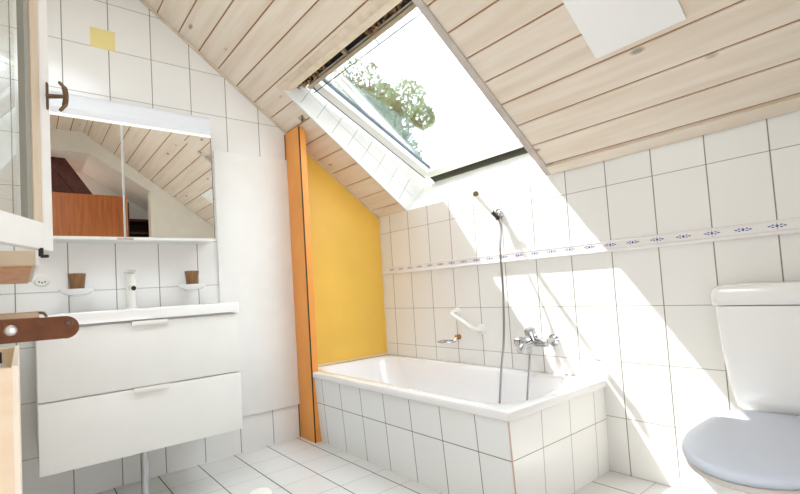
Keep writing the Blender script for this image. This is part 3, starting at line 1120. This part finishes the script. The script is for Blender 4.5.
# ---- wooden hamper with a leather strap
hm = thing('wooden_hamper', (1.6, -2.18, 0), 'open pale wooden box with a brown leather strap at the left edge', 'wooden box')
HX, HXB, HY, HZ = 1.87, 1.36, -2.078, 0.815
b = MB()
b.box(HX - 0.015, HX, YF + 0.002, HY - 0.006, 0.0, HZ, 0.002)
part('front_panel', b, M['beech'], hm)
b = MB()
b.box(HXB, HX, HY - 0.008, HY, 0.0, HZ + 0.003, 0.002)
part('side_panel', b, plain('pale_edge', '#F3E6D2', 0.5), hm, label='pale side panel')
b = MB()
b.box(HXB, HXB + 0.014, YF + 0.002, HY - 0.008, 0.0, HZ, 0.002)
b.box(HXB + 0.014, HX - 0.015, YF + 0.002, YF + 0.014, 0.0, HZ + 0.10, 0.002)
b.box(HXB + 0.014, HX - 0.015, YF + 0.014, HY - 0.008, 0.58, 0.594)
part('back_panels', b, M['beech'], hm)
b = MB()
ring = [(1.849, YF + 0.013, 0.850), (1.849, -2.022, 0.8485)]
for i in range(0, 13):
    a = math.radians(-90 + 15 * i)
    ring.append((1.849, -2.020 + 0.0175 * math.cos(a), 0.8655 + 0.0175 * math.sin(a)))
ring += [(1.849, -2.022, 0.883), (1.849, YF + 0.013, 0.886)]
b.prism(ring, (0.004, 0, 0), 0.0008)
st = part('leather_strap', b, M['leather'], hm, label='brown leather strap with a rounded end')
b = MB()
b.lathe((1.853, -2.016, 0.872), (1, 0, 0), [(0, 0.0065), (0.001, 0.0065), (0.0015, 0.004), (0.0008, 0.003)], 16)
part('rivet', b, plain('dark_rivet', '#5C3A26', 0.4, 0.3), st)
b = MB()
b.lathe((1.853, -2.086, 0.8675), (1, 0, 0), [(0, 0.0085), (0.002, 0.008), (0.004, 0.006), (0.005, 0.002)], 18)
part('stud', b, M['bright_steel'], st, label='shiny steel stud')
b = MB()
b.box(1.838, 1.842, YF + 0.013, -2.052, 0.874, 0.893, 0.001)
b.tube(spline([(1.840, -2.054, 0.891), (1.842, -2.047, 0.890), (1.845, -2.043, 0.884)], 5), 0.002, 8)
part('metal_bracket', b, M['bronze'], hm, label='metal bracket behind the strap')
bt = thing('bottle', (1.66, -2.112, 0.594), 'small white bottle with a dark cap inside the wooden box', 'bottle')
b = MB()
b.lathe((1.66, -2.112, 0.594), (0, 0, 1), [(0, 0.016), (0.005, 0.018), (0.205, 0.018), (0.212, 0.013)], 18)
part('body', b, M['plastic'], bt)
b = MB()
b.lathe((1.66, -2.112, 0.806), (0, 0, 1), [(0, 0.011), (0.018, 0.011), (0.02, 0.009)], 16)
part('cap', b, M['black'], bt, label='dark cap')

# ---- white canister on the floor at the lower frame edge
b = MB()
b.lathe((0.892, -1.347, 0.0), (0, 0, 1), [(0, 0.043), (0.004, 0.045), (0.112, 0.045), (0.120, 0.038), (0.123, 0.002)], 28)
make('canister', b, M['plastic'], base=(0.892, -1.347, 0), label='plain white round canister standing on the floor in front of the vanity', cat='canister')

# ---- landing seen in the mirror: wardrobe, shelf unit, timbers
wd = thing('wardrobe', (3.25, -1.75, 0), 'orange wood veneer cupboard on the landing, reflected in the mirror', 'cupboard')
b = MB()
b.box(3.10, 3.42, YF + 0.02, -1.20, 0.0, 2.035, 0.002)
part('body', b, M['veneer'], wd)
b = MB()
b.box(3.085, 3.0995, YF + 0.02, -1.203, 0.02, 2.03, 0.001)
part('door', b, M['veneer'], wd)
b = MB()
b.box(3.083, 3.42, -1.1995, -1.185, 0.0, 2.035, 0.001)
part('edge_panel', b, M['peach'], wd, label='paler edge panel')
sf = thing('shelf_unit', (3.35, -1.02, 0), 'dark red wooden shelves on the landing, reflected in the mirror', 'shelf')
for y0, y1 in ((-1.165, -1.150), (-0.90, -0.885)):
    b = MB()
    b.box(3.22, 3.46, y0, y1, 0.0, 2.0)
    part('side', b, M['redwood'], sf)
for z in (0.9, 1.2, 1.5, 1.66, 1.80):
    b = MB()
    b.box(3.22, 3.46, -1.15, -0.90, z, z + 0.02)
    part('shelf', b, M['redwood'], sf)
b = MB()
b.box(3.452, 3.46, -1.15, -0.90, 0.0, 1.85)
part('back', b, plain('dark_back', '#4A3A32', 0.7), sf)
for i in range(4):
    y0 = -1.708 - 0.16 * i
    wd_ = 0.152 if i < 3 else 0.09
    zt, zb = 2.38, 2.037
    dy = (zt - zb) * 0.647
    b = MB()
    b.prism([(3.105, y0, zt), (3.105, y0 + dy, zb), (3.105, y0 + dy - wd_, zb), (3.105, y0 - wd_, zt)], (0.06, 0, 0), 0.004)
    make('timber_plank', b, M['redwood'], base=(3.135, y0 + dy - wd_ / 2, zb), cat='timber', group='dark timbers on the landing cupboard',
         label='dark red sloping timber above the orange cupboard, reflected in the mirror')

# ---- tree outside
tr = thing('tree', (-5.6, 5.9, -3.2), 'leafy green tree outside the roof window', 'tree')
TCN = Vector((-4.71, 3.57, 4.13))
b = MB()
tb = Vector((-5.6, 5.9, -3.2))
b.tube(spline([tb, (-5.7, 5.6, -1.0), (-4.71, 3.87, 1.5), (-4.71, 3.57, 3.63)], 5), [0.28 - 0.012 * i for i in range(16)], 10)
for i in range(14):
    a = Vector((random.uniform(-1, 1), random.uniform(-1, 1), random.uniform(-0.4, 1))).normalized()
    b.tube([TCN + Vector((0, 0, -0.9)), TCN + a * 0.5, TCN + a * 1.1], [0.08, 0.04, 0.012], 6)
part('trunk', b, M['bark'], tr)
b = MB()
lobes = [(Vector((random.uniform(-1, 1), random.uniform(-1, 1), random.uniform(-1, 1))).normalized() * random.uniform(0.35, 1.0), random.uniform(0.25, 0.45)) for i in range(44)]
lobes.append((Vector((0, 0, 0)), 0.8))
for c, r in lobes:
    for i in range(520):
        d = Vector((random.gauss(0, 1), random.gauss(0, 1), random.gauss(0, 1))).normalized()
        p = TCN + Vector((c.x * 1.1, c.y * 1.1, c.z * 1.0)) + d * r * random.uniform(0.75, 1.05)
        a = Vector((random.uniform(-1, 1), random.uniform(-1, 1), random.uniform(-1, 1))).normalized()
        q = a.orthogonal().normalized()
        L = random.uniform(0.03, 0.055)
        b.poly([p - a * L, p + q * L * 0.5, p + a * L, p - q * L * 0.5], [(0, 1, 2, 3)])
part('foliage', b, M['leaf'], tr, smooth=False)
b = MB()
b.box(-30, 30, 0.6, 60, -3.4, -3.2)
make('ground', b, plain('lawn', '#8CA06A', 0.9, mottle=0.2, scale=2), base=(0, 20, -3.2), label='grassy ground outside below the roof window', cat='ground', kind='structure', smooth=False)
